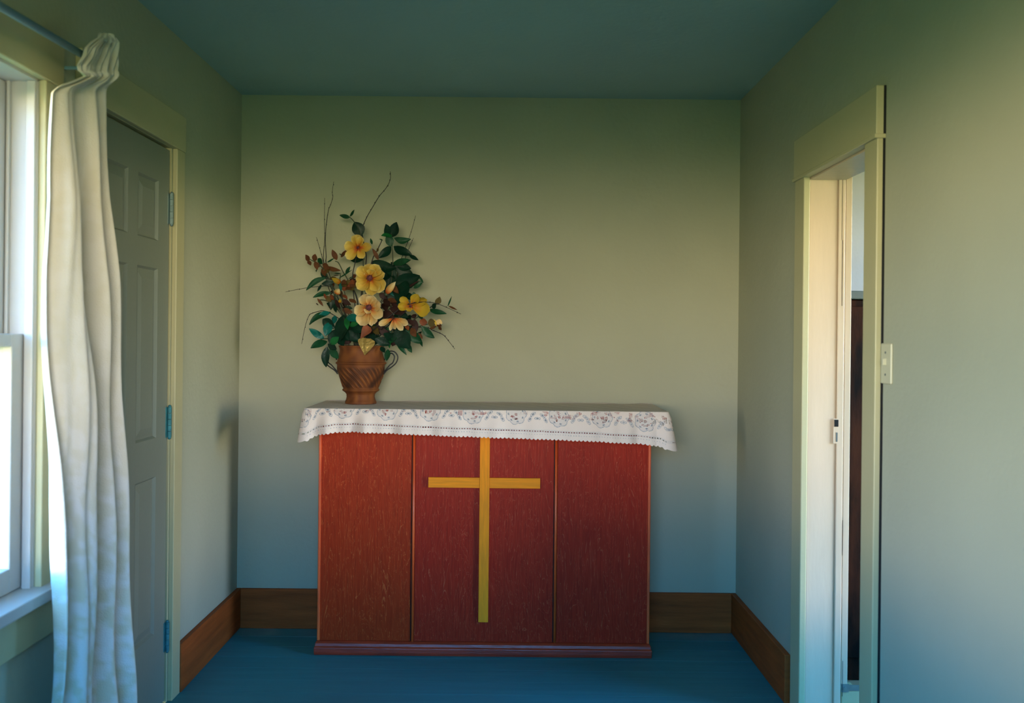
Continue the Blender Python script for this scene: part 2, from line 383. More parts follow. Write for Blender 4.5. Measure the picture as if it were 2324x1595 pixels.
for a, b in pc:
    for z0, z1 in pz:
        s = MB(); e = .0285; f2 = .007
        P = [[(dx + .0005, a, z0), (dx + .0005, b, z0), (dx + .0005, b, z1), (dx + .0005, a, z1)],
             [(dx - .0095, a + f2, z0 + f2), (dx - .0095, b - f2, z0 + f2), (dx - .0095, b - f2, z1 - f2), (dx - .0095, a + f2, z1 - f2)],
             [(dx - .0085, a + .014, z0 + .014), (dx - .0085, b - .014, z0 + .014), (dx - .0085, b - .014, z1 - .014), (dx - .0085, a + .014, z1 - .014)],
             [(dx - .001, a + .040, z0 + .040), (dx - .001, b - .040, z0 + .040), (dx - .001, b - .040, z1 - .040), (dx - .001, a + .040, z1 - .040)]]
        P = [r + [r[0]] for r in P]; s.grid(P)
        k = len(s.v); s.v += P[3][:4]; s.f.append((k, k+1, k+2, k+3))
        s.build('door_panel', 'door', door)
MB().box(XL - .15, XL, DL[1] - .0055, DL[1], 0, DL[2]).build('jamb', 'trim', door)
MB().box(XL - .15, XL, DL[0], DL[0] + .009, 0, DL[2]).build('jamb', 'trim', door)
MB().box(XL - .15, XL, DL[0], DL[1], DL[2] - .003, DL[2]).build('jamb', 'trim', door)
MB().box(XL - .15, XL - .046, DL[0], DL[1], 0, DL[2] - .003).build('backing', 'dark', door)
MB().box(XL, XL + .018, DL[1] + .006, DL[1] + .087, 0, DL[2] - .002).build('side_casing', 'trim', door, bevel=.003)
MB().box(XL, XL + .018, DL[0] - .087, DL[0] - .006, 0, DL[2] - .002).build('side_casing', 'trim', door, bevel=.003)
MB().box(XL, XL + .020, DL[0] - .09, DL[1] + .09, DL[2] - .002, DL[2] + .126).build('head_casing', 'trim', door, bevel=.003)
for zc, L, mt in ((H + .440, .108, 'steel'), (H - .318, .108, 'teal'), (H - 1.08, .102, 'teal')):
    h = MB(); yk, xk = dy1 + .003, XL + .004
    for q in range(5): h.tube([(xk, yk, zc - L/2 + L*q/5 + .0006), (xk, yk, zc - L/2 + L*(q+1)/5 - .0006)], .0075, 10)
    h.ball((xk, yk, zc + L/2 + .002), .006); h.ball((xk, yk, zc - L/2 - .002), .006)
    h.box(dx, dx + .0015, dy1 - .014, dy1, zc - L/2, zc + L/2)
    o = h.build('hinge', mt, door, smooth=False)
    if mt == 'teal': o['label'] = 'blue-green painted-over hinge'
MB().ball((dx + .05, dy0 + .07, .93), .026, 14, 10, (1, 1, 1)).tube([(dx, dy0 + .07, .93), (dx + .04, dy0 + .07, .93)], .010, 10).build('door_knob', 'steel', door, smooth=True)

# ------------------------------------------------------------------ right doorway trim
dw = empty('trim_1', (XR, DR[1], 0), 'cream doorway casing and old white jambs around the opening on the right', 'door frame', kind='structure')
ry0, ry1, rz = DR
th = .022
MB().box(XR - th, XR, ry1 - .020, ry1 + .084, 0, rz - .002).build('side_casing', 'trim', dw, bevel=.003)
MB().box(XR - th, XR, ry0 - .085, ry0 + .010, 0, rz - .002).build('side_casing', 'trim', dw, bevel=.003)
MB().box(XR - th - .004, XR, ry0 - .088, ry1 + .088, rz + .004, rz + .140).build('head_casing', 'trim', dw, bevel=.002)
MB().box(XR - th - .009, XR, ry0 - .092, ry1 + .090, rz - .006, rz + .006).build('fillet', 'trim', dw, bevel=.002)
MB().box(XR + .001, XR + .100, ry1 - .010, ry1, 0, rz - .006).build('jamb', 'jamb', dw, bevel=.003)
MB().box(XR + .100, XR + .124, ry1 - .016, ry1, 0, rz - .006).build('jamb', 'jamb', dw, bevel=.003)
MB().box(XR + .001, XR + .124, ry0, ry0 + .010, 0, rz - .006).build('jamb', 'jamb', dw, bevel=.002)
MB().box(XR + .001, XR + .124, ry0, ry1, rz - .012, rz).build('head_jamb', 'jamb', dw)
MB().box(XR + .126, XR + .148, ry1 - .012, ry1 + .080, .12, rz + .01).build('side_casing', 'jamb', dw, bevel=.002)
MB().box(XR + .126, XR + .148, ry0 - .08, ry0 + .004, 0, rz + .01).build('side_casing', 'jamb', dw, bevel=.002)
MB().box(XR + .126, XR + .148, ry0 - .08, ry1 + .08, rz + .01, rz + .12).build('head_casing', 'jamb', dw, bevel=.002)
MB().box(XR + .128, XR + .19, ry1 - .01, ry1 + .08, 0, .106).build('plinth_block', 'trim', dw, bevel=.003)
b = MB().box(XR + .130, XR + .20, ry1 - .0125, ry1 - .0105, .108, .128); b.box(XR + .126, XR + .152, ry1 - .016, ry1 - .0125, .104, .132)
b.tube([(XR + .139, ry1 - .019, .118), (XR + .139, ry1 - .015, .118)], .006, 8)
b.build('metal_bracket', 'steel', dw)
lk = at(1898, 976, ry1 - .016)
s = MB(); s.box(lk.x - .0105, lk.x + .0095, ry1 - .0167, ry1 - .0158, lk.z - .046, lk.z + .040)
sp = s.build('strike_plate', 'jamb', dw, bevel=.0006)
MB().box(lk.x - .0075, lk.x + .0065, ry1 - .0182, ry1 - .0165, lk.z + .012, lk.z + .036).build('latch_hole', 'dark', sp)
MB().box(lk.x - .0015, lk.x + .004, ry1 - .0180, ry1 - .0165, lk.z - .040, lk.z - .008).build('bolt_slot', 'grey', sp)

MB().box(XR - .006, XR, ry0 - .0885, ry0 - .0850, 0, rz - .006).build('casing_gap_shadow', 'dark', dw)  # dark strips draw the shadow line in the gap beside the casing
MB().box(XR - .006, XR, ry0 - .0912, ry0 - .0880, rz + .006, rz + .139).build('casing_gap_shadow', 'dark', dw)
for (pa, pb, wd) in ((400, 545, .0010), (545, 694, .0016), (1180, 1260, .0008), (1500, 1580, .0012)):
    a_ = at(1913, pa, ry1 - .0164); b_ = at(1911, pb, ry1 - .0164)
    MB().box(a_.x - wd, a_.x, ry1 - .0166, ry1 - .0150, b_.z, a_.z).build('paint_crack', 'dark', dw)
# light switch
sw = at_x(2013, 825, XR - .003)
st = empty('light_switch', (XR, sw.y, sw.z), 'ivory wall switch plate beside the doorway on the right wall', 'switch')
MB().box(XR - .007, XR, sw.y - .035, sw.y + .035, sw.z - .055, sw.z + .055).build('switch_plate', 'switch', st, bevel=.003)
MB().box(XR - .016, XR - .006, sw.y - .004, sw.y + .004, sw.z - .004, sw.z + .014).build('toggle', 'switch', st, bevel=.001)
for dz in (-.03, .03): MB().tube([(XR - .0085, sw.y, sw.z + dz), (XR - .006, sw.y, sw.z + dz)], .0032, 8).build('screw', 'grey', st)

# cabinet in the side room
cy = 3.745; ct = at(1942, 660, cy).z
cb = empty('cabinet', (1.62, cy + .22, 0), 'tall dark wooden cabinet glimpsed through the doorway', 'cabinet')
MB().box(1.20, 2.04, cy + .006, cy + .42, 0, ct - .035).build('cabinet_body', 'cab', cb, bevel=.004)
MB().box(1.18, 2.05, cy - .012, cy + .44, ct - .032, ct).build('cabinet_top', 'grey', cb, bevel=.004)  # grey colour stands for the highlight along the cabinet's top rim
for a, b_ in ((1.215, 1.615), (1.625, 2.025)):
    d = MB().box(a, b_, cy - .012, cy + .006, .09, ct - .06).build('cabinet_door', 'cab', cb, bevel=.004)
    MB().ball((b_ - .04 if a < 1.5 else a + .04, cy - .03, .8), .014).build('knob', 'iron', d, smooth=True)

# ------------------------------------------------------------------ curtain and rod
CXp = XL + .105
r0 = at_x(0, 14, CXp); r1 = at_x(175, 117, CXp)
rd = empty('curtain_rod', (CXp, r1.y, r1.z), 'blue-grey metal curtain rod above the left window', 'rod')
dirr = (r1 - r0)/(r1.y - r0.y)
pA = r0 + dirr*(1.25 - r0.y); pB = r0 + dirr*(2.60 - r0.y)
MB().tube([pA, pB], .0095, 12).build('rod_tube', 'rod', rd, smooth=True)
for yy in (1.28, 2.575):
    p = r0 + dirr*(yy - r0.y)
    MB().box(XL, XL + .004, yy - .012, yy + .012, p.z - .035, p.z + .02).box(XL, CXp + .004, yy - .004, yy + .004, p.z - .018, p.z - .0095).build('bracket', 'rod', rd)
MB().ball(pB, .014, 10, 8).build('finial', 'rod', rd, smooth=True)

rows = [(84, 205, 236), (95, 186, 245), (108, 172, 245), (125, 168, 244), (148, 155, 243), (163, 158, 241), (172, 168, 239), (182, 152, 237), (196, 132, 236),
        (212, 123, 236), (300, 125, 237), (450, 128, 241), (600, 123, 252), (750, 124, 262), (900, 130, 268), (1050, 135, 275), (1200, 137, 281),
        (1350, 136, 285), (1500, 131, 288), (1620, 129, 291), (1790, 128, 294)]
ny = 260; nxs = 130
ys = [84 + (1790 - 84)*((i/ny)**1.35) for i in range(ny+1)]
L_ = np.interp(ys, [r[0] for r in rows], [r[1] for r in rows]); R_ = np.interp(ys, [r[0] for r in rows], [r[2] for r in rows])
P = []; tv = []
rc = random.Random(5)
for i, yy in enumerate(ys):
    row = []
    head = max(0, min(1, (205 - yy)/40)); low = (yy - 84)/1700
    for j in range(nxs + 1):
        s = j/nxs
        ph = s + .03*math.sin(3.1*s + yy/260)
        amp = (.012 + .020*min(1, max(0, (yy - 190)/450)))
        q_ = ph + .10*math.sin(2*PI*ph + 1.0) + .05*noise.noise((s*3, yy/700, 2))
        wv = math.cos(2*PI*3.1*q_ + .45*math.sin(yy/380)) + .18*math.sin(2*PI*7.3*s + yy/400) + .25*noise.noise((s*7, yy/380, 7))
        amp *= (1 - .55*head)
        wv += head*.9*math.sin(2*PI*11*s + yy/9)
        base = .004*math.sin(yy/75 + 6*s)
        p = at_x(L_[i] + (R_[i] - L_[i])*s, yy, CXp)
        if i == 0: p.z += .007*math.sin(2*PI*5*s) + .004*math.sin(31*s)
        p.x += amp*wv + base
        p.y -= (amp*wv)*p.y/CXp*(-.0)
        if 160 < yy < 195: p.x += .010*math.sin((yy - 160)/35*PI)*(1)
        p.x += .024*head; p.z = max(p.z, .02)
        row.append(p); 
        # woven motif: small lighter flecks, stronger lower down
        f = noise.noise((s*16, yy/36, 1)) + .6*noise.noise((s*34, yy/15, 4))
        f = max(-1, min(1, f*4))
        tv.append(min(1, max(0, .55 + (.05 + .20*max(0, min(1, (yy - 900)/500)))*f + .12*noise.noise((s*40, yy/120, 3)))))
    P.append(row)
cu = empty('curtain', (CXp, 2.6, 0), 'white lace curtain gathered at the end of the rod on the left', 'curtain')
me = MB().grid(P).mesh(); a = me.attributes.new('t', 'FLOAT', 'POINT'); a.data.foreach_set('value', tv)
link('curtain_panel', me, 'curt', cu, smooth=True, solid=.0012)

# ------------------------------------------------------------------ altar
AX0, AX1, AY = -.773, .593, 4.0
TZ = H - .2985                                     # top of the table board
al = empty('altar', ((AX0+AX1)/2, 4.15, 0), 'red stained wooden altar with a golden cross on its front', 'altar')
BX = [AX0, -.384, .203, AX1]
MB().box(AX0 + .012, AX1 - .012, AY + .012, 4.322, .02, TZ - .03).build('altar_body', 'red', al)
for i in range(3):
    g = .0075
    MB().box(BX[i] + g, BX[i+1] - g, AY, AY + .014, .054, TZ - .03).build('front_panel', 'red2' if i == 0 else 'red', al, bevel=.0015)
for x in (BX[0] + .0035, BX[3] - .0035):
    b = MB().box(x - .0055, x + .0055, AY - .006, AY + .03, .054, TZ - .03); b.build('corner_bead', 'edge', al, bevel=.003)
for x in BX[1:3]:
    MB().box(x - .007, x - .0035, AY + .004, AY + .02, .054, TZ - .03).build('groove_strip', 'plum', al)
    MB().tube([(x + .0015, AY - .001, .054), (x + .0015, AY - .001, TZ - .03)], .0055, 10).build('bead_strip', 'edge', al, smooth=True)
# base moulding with a stepped profile
prof = [(0, 0), (-.022, 0), (-.024, .012), (-.024, .030), (-.018, .036), (-.016, .046), (-.008, .054), (.004, .056)]
ring = lambda o: [(AX0 + o + .002, 4.322), (AX0 + o + .002, AY + o), (AX1 - o - .002, AY + o), (AX1 - o - .002, 4.322)]
g = MB().grid([[(x_, y_, z_) for x_, y_ in ring(o_*1.0 if True else 0)] for o_, z_ in prof])
# clamp side overhang a little tighter than the front
for i, v in enumerate(g.v):
    x_, y_, z_ = v
    if x_ < AX0: x_ = AX0 + (x_ - AX0)*.5
    if x_ > AX1: x_ = AX1 + (x_ - AX1)*.5
    g.v[i] = (x_, y_, z_)
g.build('base_moulding', 'redbase', al, bevel=.002)
MB().box(AX0, AX1, AY + .01, 4.322, 0, .012).build('base_board', 'dark', al)
TX0, TX1, TY0, TY1 = -.812, .646, 3.885, 4.333
MB().box(TX0 + .004, TX1 - .004, TY0 + .004, TY1, TZ - .030, TZ).build('table_board', 'red', al, bevel=.004)
for sx0 in (-.55, 0.35):
    MB().box(sx0, sx0 + .03, TY0 + .03, AY + .0, TZ - .07, TZ - .03).build('support_block', 'red', al)
cz = H - .604
cr1 = MB().box(-.1100, -.0700, AY - .017, AY, H - 1.176, TZ - .03).build('cross', 'cross', al, bevel=.001)
cr1['label'] = 'golden oak cross'
MB().box(-.3215, -.1104, AY - .0145, AY, cz - .0210, cz + .0210).build('crossarm', 'crossh', cr1, bevel=.001)
MB().box(-.0696, .1386, AY - .0145, AY, cz - .0210, cz + .0210).build('crossarm', 'crossh', cr1, bevel=.001)

# ------------------------------------------------------------------ altar cloth with real cut-out lace
cell = .0019
rcor = .012
def perimeter(e):
    """left side, front, right side of the table as (x, y, nx, ny) polyline param"""
    pts = []
    x0, x1, y0, y1 = TX0, TX1, TY0, TY1
    def seg(a, b, n):
        L = math.dist(a, b); k = int(L/cell)
        for i in range(k): t = i/k; pts.append((a[0]+(b[0]-a[0])*t, a[1]+(b[1]-a[1])*t, n[0], n[1]))
    def arc(c, a0, a1):
        k = 12
        for i in range(k):
            t = a0 + (a1 - a0)*i/k; pts.append((c[0]+rcor*math.cos(t), c[1]+rcor*math.sin(t), math.cos(t), math.sin(t)))
    seg((x0, y1), (x0, y0 + rcor), (-1, 0)); arc((x0 + rcor, y0 + rcor), PI, 1.5*PI)
    seg((x0 + rcor, y0), (x1 - rcor, y0), (0, -1)); arc((x1 - rcor, y0 + rcor), 1.5*PI, 2*PI)
    seg((x1, y0 + rcor), (x1, y1), (1, 0)); pts.append((x1, y1, 1, 0))
    return pts
per = perimeter(0)
N = len(per); NV = 62
hx = [-.852, -.80, -.75, -.69, -.61, -.50, -.36, -.20, -.08, .10, .30, .45, .56, .62, .68]
hd = [.132, .122, .100, .091, .088, .091, .096, .101, .104, .108, .114, .120, .126, .134, .158]
cl_z = TZ + .0022
pv = []; lace = []; hole = set()
u = 0; us = []
for i in range(N):
    if i: u += math.dist(per[i][:2], per[i-1][:2]) or .0
    us.append(u)
ucorL = us[int((TY1 - TY0 - rcor)/cell) + 6]; 
for i in range(N):
    x, y_, nx, ny_ = per[i]
    drop = float(np.interp(x, hx, hd))
    if abs(nx) > .95:                         # the sides
        tside = (y_ - TY0)/(TY1 - TY0); drop = (.128 if nx < 0 else .150) - .028*min(1, tside*4)
    corner = max(0, 1 - min(abs(x - TX0), abs(x - TX1))/.05) * max(0, 1 - (y_ - TY0)/.08)
    if .05 < abs(nx) < .95 or (corner > .4): drop = drop + .006*corner
    fold = .0055*math.sin(us[i]*38) + .0035*math.sin(us[i]*83 + 1.3)
    fold *= (1.0 + 1.2*math.exp(-((x + .66)/.16)**2) + .9*math.exp(-((x - .55)/.12)**2))
    for j in range(NV + 1):
        t = j/NV; w = drop*(1 - t)
        d = drop*t
        out = .0025 + .006*min(1, t*6) + t*(.012 + .018*corner + fold) 
        scal = .0065*(abs(math.cos(PI*us[i]/.0165))**.8) * max(0, 1 - w/.010)
        z = cl_z - (0 if j == 0 else d + .0 - scal*(-1))
        if j == 1: z = cl_z - drop*t*.7
        pv.append((x + nx*out*(0.2 if j == 0 else 1), y_ + ny_*out*(0.2 if j == 0 else 1), z))
        # lace pattern; uu along, w up from the hem
        uu = us[i]; k = 0
        m = (uu + .02) % .0104
        per_m = .172; cu_ = (uu % per_m) - per_m/2; mi = int(uu//per_m)
        h = False
        right = min(1, max(.25, (x + .45)/.9))
        if .0265 < w < .0300 and m < .0050: h = True
        if .0225 < w < .034: k = max(k, .12)
        if .0145 < w < .0165 and (uu % .0104) < .004: k = .55
        if w > .040:
            hgt = .092 if mi % 2 else .088
            r = math.hypot(cu_, w - hgt); a_ = math.atan2(w - hgt, cu_)
            Rr = .036 + .0055*abs(math.cos(3.5*a_))
            if abs(r - Rr) < .0010: k = .8
            elif r < Rr - .0010:
                k = .20 if (int(uu/.003) + int(w/.003)) % 2 else .08
                if abs(r - .024) < .0012: k = .1
                if .0125 < r < .0215 and math.sin(a_) < .35:
                    if (uu*1000 % 4.2) < 2.7 and (w*1000 % 4.2) < 2.7 and math.sin(a_*2 + mi*1.7) > -.25 + .2*(1 - right): h = True
                if r < .006: h = (int(uu/.003) + int(w/.003)) % 2 == 0
                lob = (a_*3.5/PI) % 1
                if .027 < r < .032 and .35 < lob < .65: k = .85
            c2 = (uu + per_m/2) % per_m - per_m/2                        # leaf sprays between the rounds
            for lx, lz, la in ((-.018, .094, .6), (.020, .090, -.5), (.0, .078, 0), (-.03, .075, 1.0), (.032, .072, -1.0)):
                ex = (c2 - lx)*math.cos(la) + (w - lz)*math.sin(la); ez = -(c2 - lx)*math.sin(la) + (w - lz)*math.cos(la)
                q = (ex/.011)**2 + (ez/.0055)**2
                if .75 < q < 1.25: k = .7
                elif q < .3: k = .9 if right < .7 else .6
            if w > .080 and (c2*1000 % 5.5) < 2.7 and (w*1000 % 4.8) < 2.7 and noise.noise((uu*38, w*50, 3)) > .30 - .16*right: h = True
        if h: hole.add((i, j))
        lace.append(k)
me_v = pv; faces = []
for i in range(N - 1):
    for j in range(NV):
        if (i, j) in hole and j > 1: continue
        a_ = i*(NV+1) + j; faces.append((a_, a_ + NV + 1, a_ + NV + 2, a_ + 1))
# cloth top
k0 = len(me_v)
top_edge = [i*(NV+1) for i in range(N)]
nxg, nyg = 150, 48
for jy in range(nyg + 1):
    for ix in range(nxg + 1):
        fx, fy = ix/nxg, jy/nyg
        x = TX0 - .0004 + (TX1 - TX0 + .0008)*fx; y_ = TY0 - .0004 + (TY1 - TY0)*fy
        e = min(fx, 1 - fx, fy*.4, (1 - fy)*.4)*30
        z = cl_z + min(1, e)*(.0009 + .0008*math.sin(x*23 + 3*y_) + .0006*math.sin(x*61 + y_*40))
        if fy > .985: z += .0022 + .0030*math.sin(x*9)*math.sin(x*27) 
        me_v.append((x, y_, z)); lace.append(0)
for jy in range(nyg):
    for ix in range(nxg):
        a_ = k0 + jy*(nxg+1) + ix; faces.append((a_, a_+1, a_+nxg+2, a_+nxg+1))
me = bpy.data.meshes.new('altar_cloth'); me.from_pydata(me_v, [], faces); me.update()
at_ = me.attributes.new('t', 'FLOAT', 'POINT'); at_.data.foreach_set('value', lace)
co = link('altar_cloth', me, 'lace', None, smooth=True)
tag(co, 'white lace cloth with scalloped hem draped over the red altar', 'tablecloth')

# ------------------------------------------------------------------ vase
VYD = 4.165; sc = VYD/F
ctop = cl_z + .002
prof = [(0, 915, 35), (0, 911, 35.3), (0, 906, 33), (0, 900, 31.5), (0, 894, 32), (0, 890, 35), (0, 887.5, 38.5), (0, 885.8, 41.5), (0, 883.5, 42), (0, 881, 39.5), (1, 876, 41), (1, 866, 44.5), (1, 855, 48.5), (1, 845, 51.5), (1, 836, 53), (0, 830, 53.6),
        (0, 826.5, 54), (0, 824.8, 57), (0, 822.4, 57.2), (0, 820.5, 54), (0, 812, 51.5), (0, 802, 48.8), (0, 795, 48), (0, 790, 49), (0, 786, 51), (0, 784, 51)]
vc = at(818.6, 915, VYD)
zz = [p[1] for p in prof][::-1]; rr = [p[2] for p in prof][::-1]; fl_ = [p[0] for p in prof][::-1]
ysv = list(np.arange(784, 915.01, 1.0))
P = []
NS = 300
urn_t = []
def vz(py): return ctop + (915 - py)*sc
def vx(py): return vc.x
for py in ysv[::-1]:
    R = float(np.interp(py, zz, rr))*sc; rib = float(np.interp(py, zz, fl_))
    row = []
    for j in range(NS + 1):
        t = 2*PI*j/NS
        q = (t*24 - (py - 850)*.42 + 1.3*math.sin(2.3*t))/2
        rr_ = R + rib*(.0042*(1 - abs(math.sin(q))**.7)*(.6 + .4*math.sin(5*t + py/9)) - .0006 + .0006*math.sin(5.1*q)) + .0004*math.sin(9*t + py/5)
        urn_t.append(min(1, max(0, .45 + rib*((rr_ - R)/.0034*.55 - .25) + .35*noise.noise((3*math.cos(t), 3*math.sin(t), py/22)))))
        row.append((vc.x + rr_*math.cos(t), VYD + rr_*math.sin(t), vz(py)))
    P.append(row)
for R, py in ((47, 784), (45, 790), (46, 812), (46, 840), (0.5, 842)):
    P.append([(vc.x + R*sc*math.cos(2*PI*j/NS), VYD + R*sc*math.sin(2*PI*j/NS), vz(py)) for j in range(NS + 1)])
P.insert(0, [(vc.x + .01*math.cos(2*PI*j/NS)*.1, VYD + .01*math.sin(2*PI*j/NS)*.1, vz(915)) for j in range(NS + 1)])
vs = empty('vase', (vc.x, VYD, ctop), 'brown terracotta urn with diagonal ribs and wire handles on the altar', 'vase')
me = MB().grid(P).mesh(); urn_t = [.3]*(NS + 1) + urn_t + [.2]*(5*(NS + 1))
a = me.attributes.new('t', 'FLOAT', 'POINT'); a.data.foreach_set('value', urn_t)
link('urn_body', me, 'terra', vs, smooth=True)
def spline(pts, n=8):
    pts = [Vector(p) for p in pts]; out = []
    for i in range(len(pts) - 1):
        p0 = pts[max(i-1, 0)]; p1 = pts[i]; p2 = pts[i+1]; p3 = pts[min(i+2, len(pts)-1)]
        for k in range(n):
            t = k/n
            out.append(.5*((2*p1) + (p2 - p0)*t + (2*p0 - 5*p1 + 4*p2 - p3)*t*t + (3*p1 - p0 - 3*p2 + p3)*t**3))
    out.append(pts[-1]); return out
def c1(x, y): return (620 + x/4.985, 370 + y/4.985)
def c2(x, y): return (620 + x/4.985, 620 + y/4.985)
for sgn in (1, -1):
    h = MB()
    for off, dd in ((0, 0), (-38, .006)):
        pr = [(1262 + off*0, 980), (1290, 900), (1330 + off*.2, 880 - off*.7), (1378 + off*.8, 893 - off*.4), (1410 + off, 945), (1392 + off, 1010), (1340 + off*.5, 1060 - abs(off)*.6), (1285, 1098 - abs(off)*.5), (1250, 1140 - abs(off)*.6)]
        pts = []
        for x_, y_ in pr:
            if sgn < 0: x_ = 1980 - x_
            q = c2(x_, y_); pts.append(at(q[0], q[1], VYD - .004 + dd))
        h.tube(spline(pts, 6), .0027, 8)
    h.build('handle', 'iron', vs, smooth=True)

# ------------------------------------------------------------------ bouquet
MOUTH = at(818, 800, VYD)
rl = random.Random(11)
def leaf_mesh(base, tip, wid, arc=0, cup=.15, bend=.0, kind='leaf', nrm=None, n=7, m=2):
    base, tip = Vector(base), Vector(tip)
    d = tip - base; L = d.length; dn = d.normalized()
    nrm = nrm or Vector((rl.uniform(-.5, .5), -1, rl.uniform(-.35, .55)))
    side = dn.cross(nrm).normalized(); up = side.cross(dn).normalized()
    P = []; T = []; ph_ = rl.uniform(0, 6)
    for i in range(n + 1):
        t = i/n
        if kind == 'leaf': w = math.sin(PI*min(1, t*.97 + .015))**.75 * (1 - .25*t)
        elif kind == 'round': w = max(0, 1 - (2*t - 1)**2)**.5
        elif kind == 'petal': w = (.16 + .84*math.sin(PI/2*min(1, t/.68))**1.3) * (max(0, 1 - t**7))**.5 * (1 + .05*math.sin(11*t + ph_))
        elif kind == 'tri': w = [.45, .95, 1, .86, .66, .45, .22, .02][min(7, int(t*7.01))]
        elif kind == 'fan': w = [.15, .5, .85, 1, .95, .8, .5, .1][min(7, int(t*7.01))]
        w *= wid/2
        c = base + d*t + side*(arc*math.sin(PI*t)) + up*(bend*L*math.sin(PI*t*.9))
        row = []
        for j in range(-m, m + 1):
            s = j/m
            z = cup*abs(s)*w if kind != 'petal' else cup*w*s*s*1.3
            rip = (.03*L*math.sin(5*t + 3*s + arc*90)*abs(s) if kind == 'leaf' else .055*L*math.sin(9*t + 4*s + ph_)*abs(s)*t if kind == 'petal' else 0)
            row.append(c + side*(w*s) + up*(z + rip)); T.append(min(1, t*.86 + .16*abs(s)**2*(t > .12) + rl.uniform(-.04, .04)))
        P.append(row)
    return P, T
def put_leaf(parent, mt, base, tip, wid, **k):
    name = k.pop('name', 'leaf')
    P, T = leaf_mesh(base, tip, wid, **k)
    me = MB().grid(P).mesh()
    if str(mt).startswith('pet'):
        a = me.attributes.new('t', 'FLOAT', 'POINT'); a.data.foreach_set('value', T)
    return link(name, me, mt, parent, smooth=True)
def W_(px): return px/4.985*4.1/F
def branch(name, label, cat, stem, Y, leaves, conv=c1, stem_mat='stem', sr=.0022, group=None, end=None, sub=True):
    """stem: list of crop points from tip end to mouth; leaves: (bx,by,tx,ty,w,mat[,arc[,dy]])"""
    pts = []
    o = empty(name, MOUTH, label, cat, group)
    if stem:
        ns = len(stem)
        for i, (x_, y_) in enumerate(stem):
            q = conv(x_, y_); f = i/max(1, ns - 1); pts.append(at(q[0], q[1], Y*(1 - f) + (VYD + (Y - VYD)*.3)*f))
        e = end or MOUTH + Vector((rl.uniform(-.03, .03), rl.uniform(-.03, .03), -.045))
        pts.append(Vector(((pts[-1].x*.35 + MOUTH.x*.65), VYD + (pts[-1].y - VYD)*.4, max(MOUTH.z + .01, pts[-1].z*.4 + MOUTH.z*.6))))
        pts.append(e)
        MB().tube(spline(pts, 5), sr*.8, 6, r1=sr*1.5).build('stem', stem_mat, o, smooth=True)
    for lf in leaves:
        bx_, by_, tx_, ty_, w, mt = lf[:6]; arc = lf[6] if len(lf) > 6 else 0; dy = lf[7] if len(lf) > 7 else 0
        b_ = conv(bx_, by_); t_ = conv(tx_, ty_)
        yb = Y + dy + rl.uniform(-.006, .006); yt = yb - .012 + rl.uniform(-.02, .014)
        put_leaf(o, mt, at(b_[0], b_[1], yb), at(t_[0], t_[1], min(yt, 4.325)), W_(w)*1.12, arc=W_(arc), cup=rl.uniform(.1, .35), bend=rl.uniform(-.04, .08), kind='leaf' if w < 125 or True else 'leaf')
    return o

def twig(label, pts, Y0, Y1, conv=c1, r=.0011, tail=(), group='bare dark twigs in the bouquet'):
    o = empty('twig', MOUTH, label, 'twig', group)
    P = []; n = len(pts)
    for i, (x_, y_) in enumerate(pts):
        q = conv(x_, y_); P.append(at(q[0], q[1], Y0 + (Y1 - Y0)*i/(n - 1)))
    P.append(P[-1]*.45 + Vector((MOUTH.x, VYD, MOUTH.z + .02))*.55)
    P.append(MOUTH + Vector((rl.uniform(-.03, .03), rl.uniform(-.03, .03), -.05)))
    sp_ = spline(P, 6)
    MB().tube(sp_, r*.7, 6, r1=r*2.0).build('twig_stem', 'twig', o, smooth=True)
    b = MB()
    for k in range(2, min(len(sp_), n*6), 4):
        b.ball(sp_[k] + Vector((rl.uniform(-1, 1)*r, 0, rl.uniform(-1, 1)*r)), r*1.7, 6, 4, (1, 1, 1.5))
    b.build('twig_buds', 'twig', o, smooth=True)['kind'] = 'stuff'
twig('tall bare twig with a wavy tip, second tallest, left of the bouquet', [(685, 210), (668, 330), (675, 380), (650, 470), (625, 535), (600, 700), (590, 870), (600, 1050), (605, 1150), (700, 1450)], 4.25, 4.2)
twig('straight bare upright twig just left of the wavy one', [(583, 395), (580, 640), (583, 870), (570, 1110), (640, 1450)], 4.24, 4.2)
twig('short bare twig leaning left at the upper left of the bouquet', [(490, 840), (525, 960), (560, 1090), (650, 1400)], 4.24, 4.2)
twig('tallest bare twig curving up to the right at the top', [(1325, 95), (1323, 190), (1275, 285), (1200, 375), (1130, 490), (1060, 610), (1015, 720), (1010, 820), (1035, 960), (1052, 1110), (1000, 1450)], 4.24, 4.2, r=.0014)
twig('bare twig rising at the upper right behind the dark leaves', [(1612, 595), (1560, 780), (1500, 950), (1450, 1080), (1250, 1500)], 4.27, 4.22)
twig('shortest bare twig at the right beside a taller one', [(1587, 848), (1535, 965), (1500, 1060), (1300, 1500)], 4.28, 4.22)
twig('bare twig pointing straight out to the left', [(140, 1457), (300, 1425), (480, 1400), (670, 1412), (850, 1650)], 4.16, 4.17)
twig('arching bare twig crossing the right yellow flower', [(2125, 462), (1960, 385), (1820, 335), (1680, 325), (1560, 345), (1450, 390), (1150, 620)], 4.02, 4.08, conv=c2, r=.0013)
twig('drooping bare twig at the lower right', [(2055, 858), (1980, 760), (1920, 695), (1815, 650), (1700, 610), (1350, 640)], 4.12, 4.15, conv=c2, r=.0013)
twig('drooping bare twig at the lower left', [(322, 800), (360, 610), (400, 490), (450, 450), (600, 430), (800, 560)], 4.14, 4.15, conv=c2)

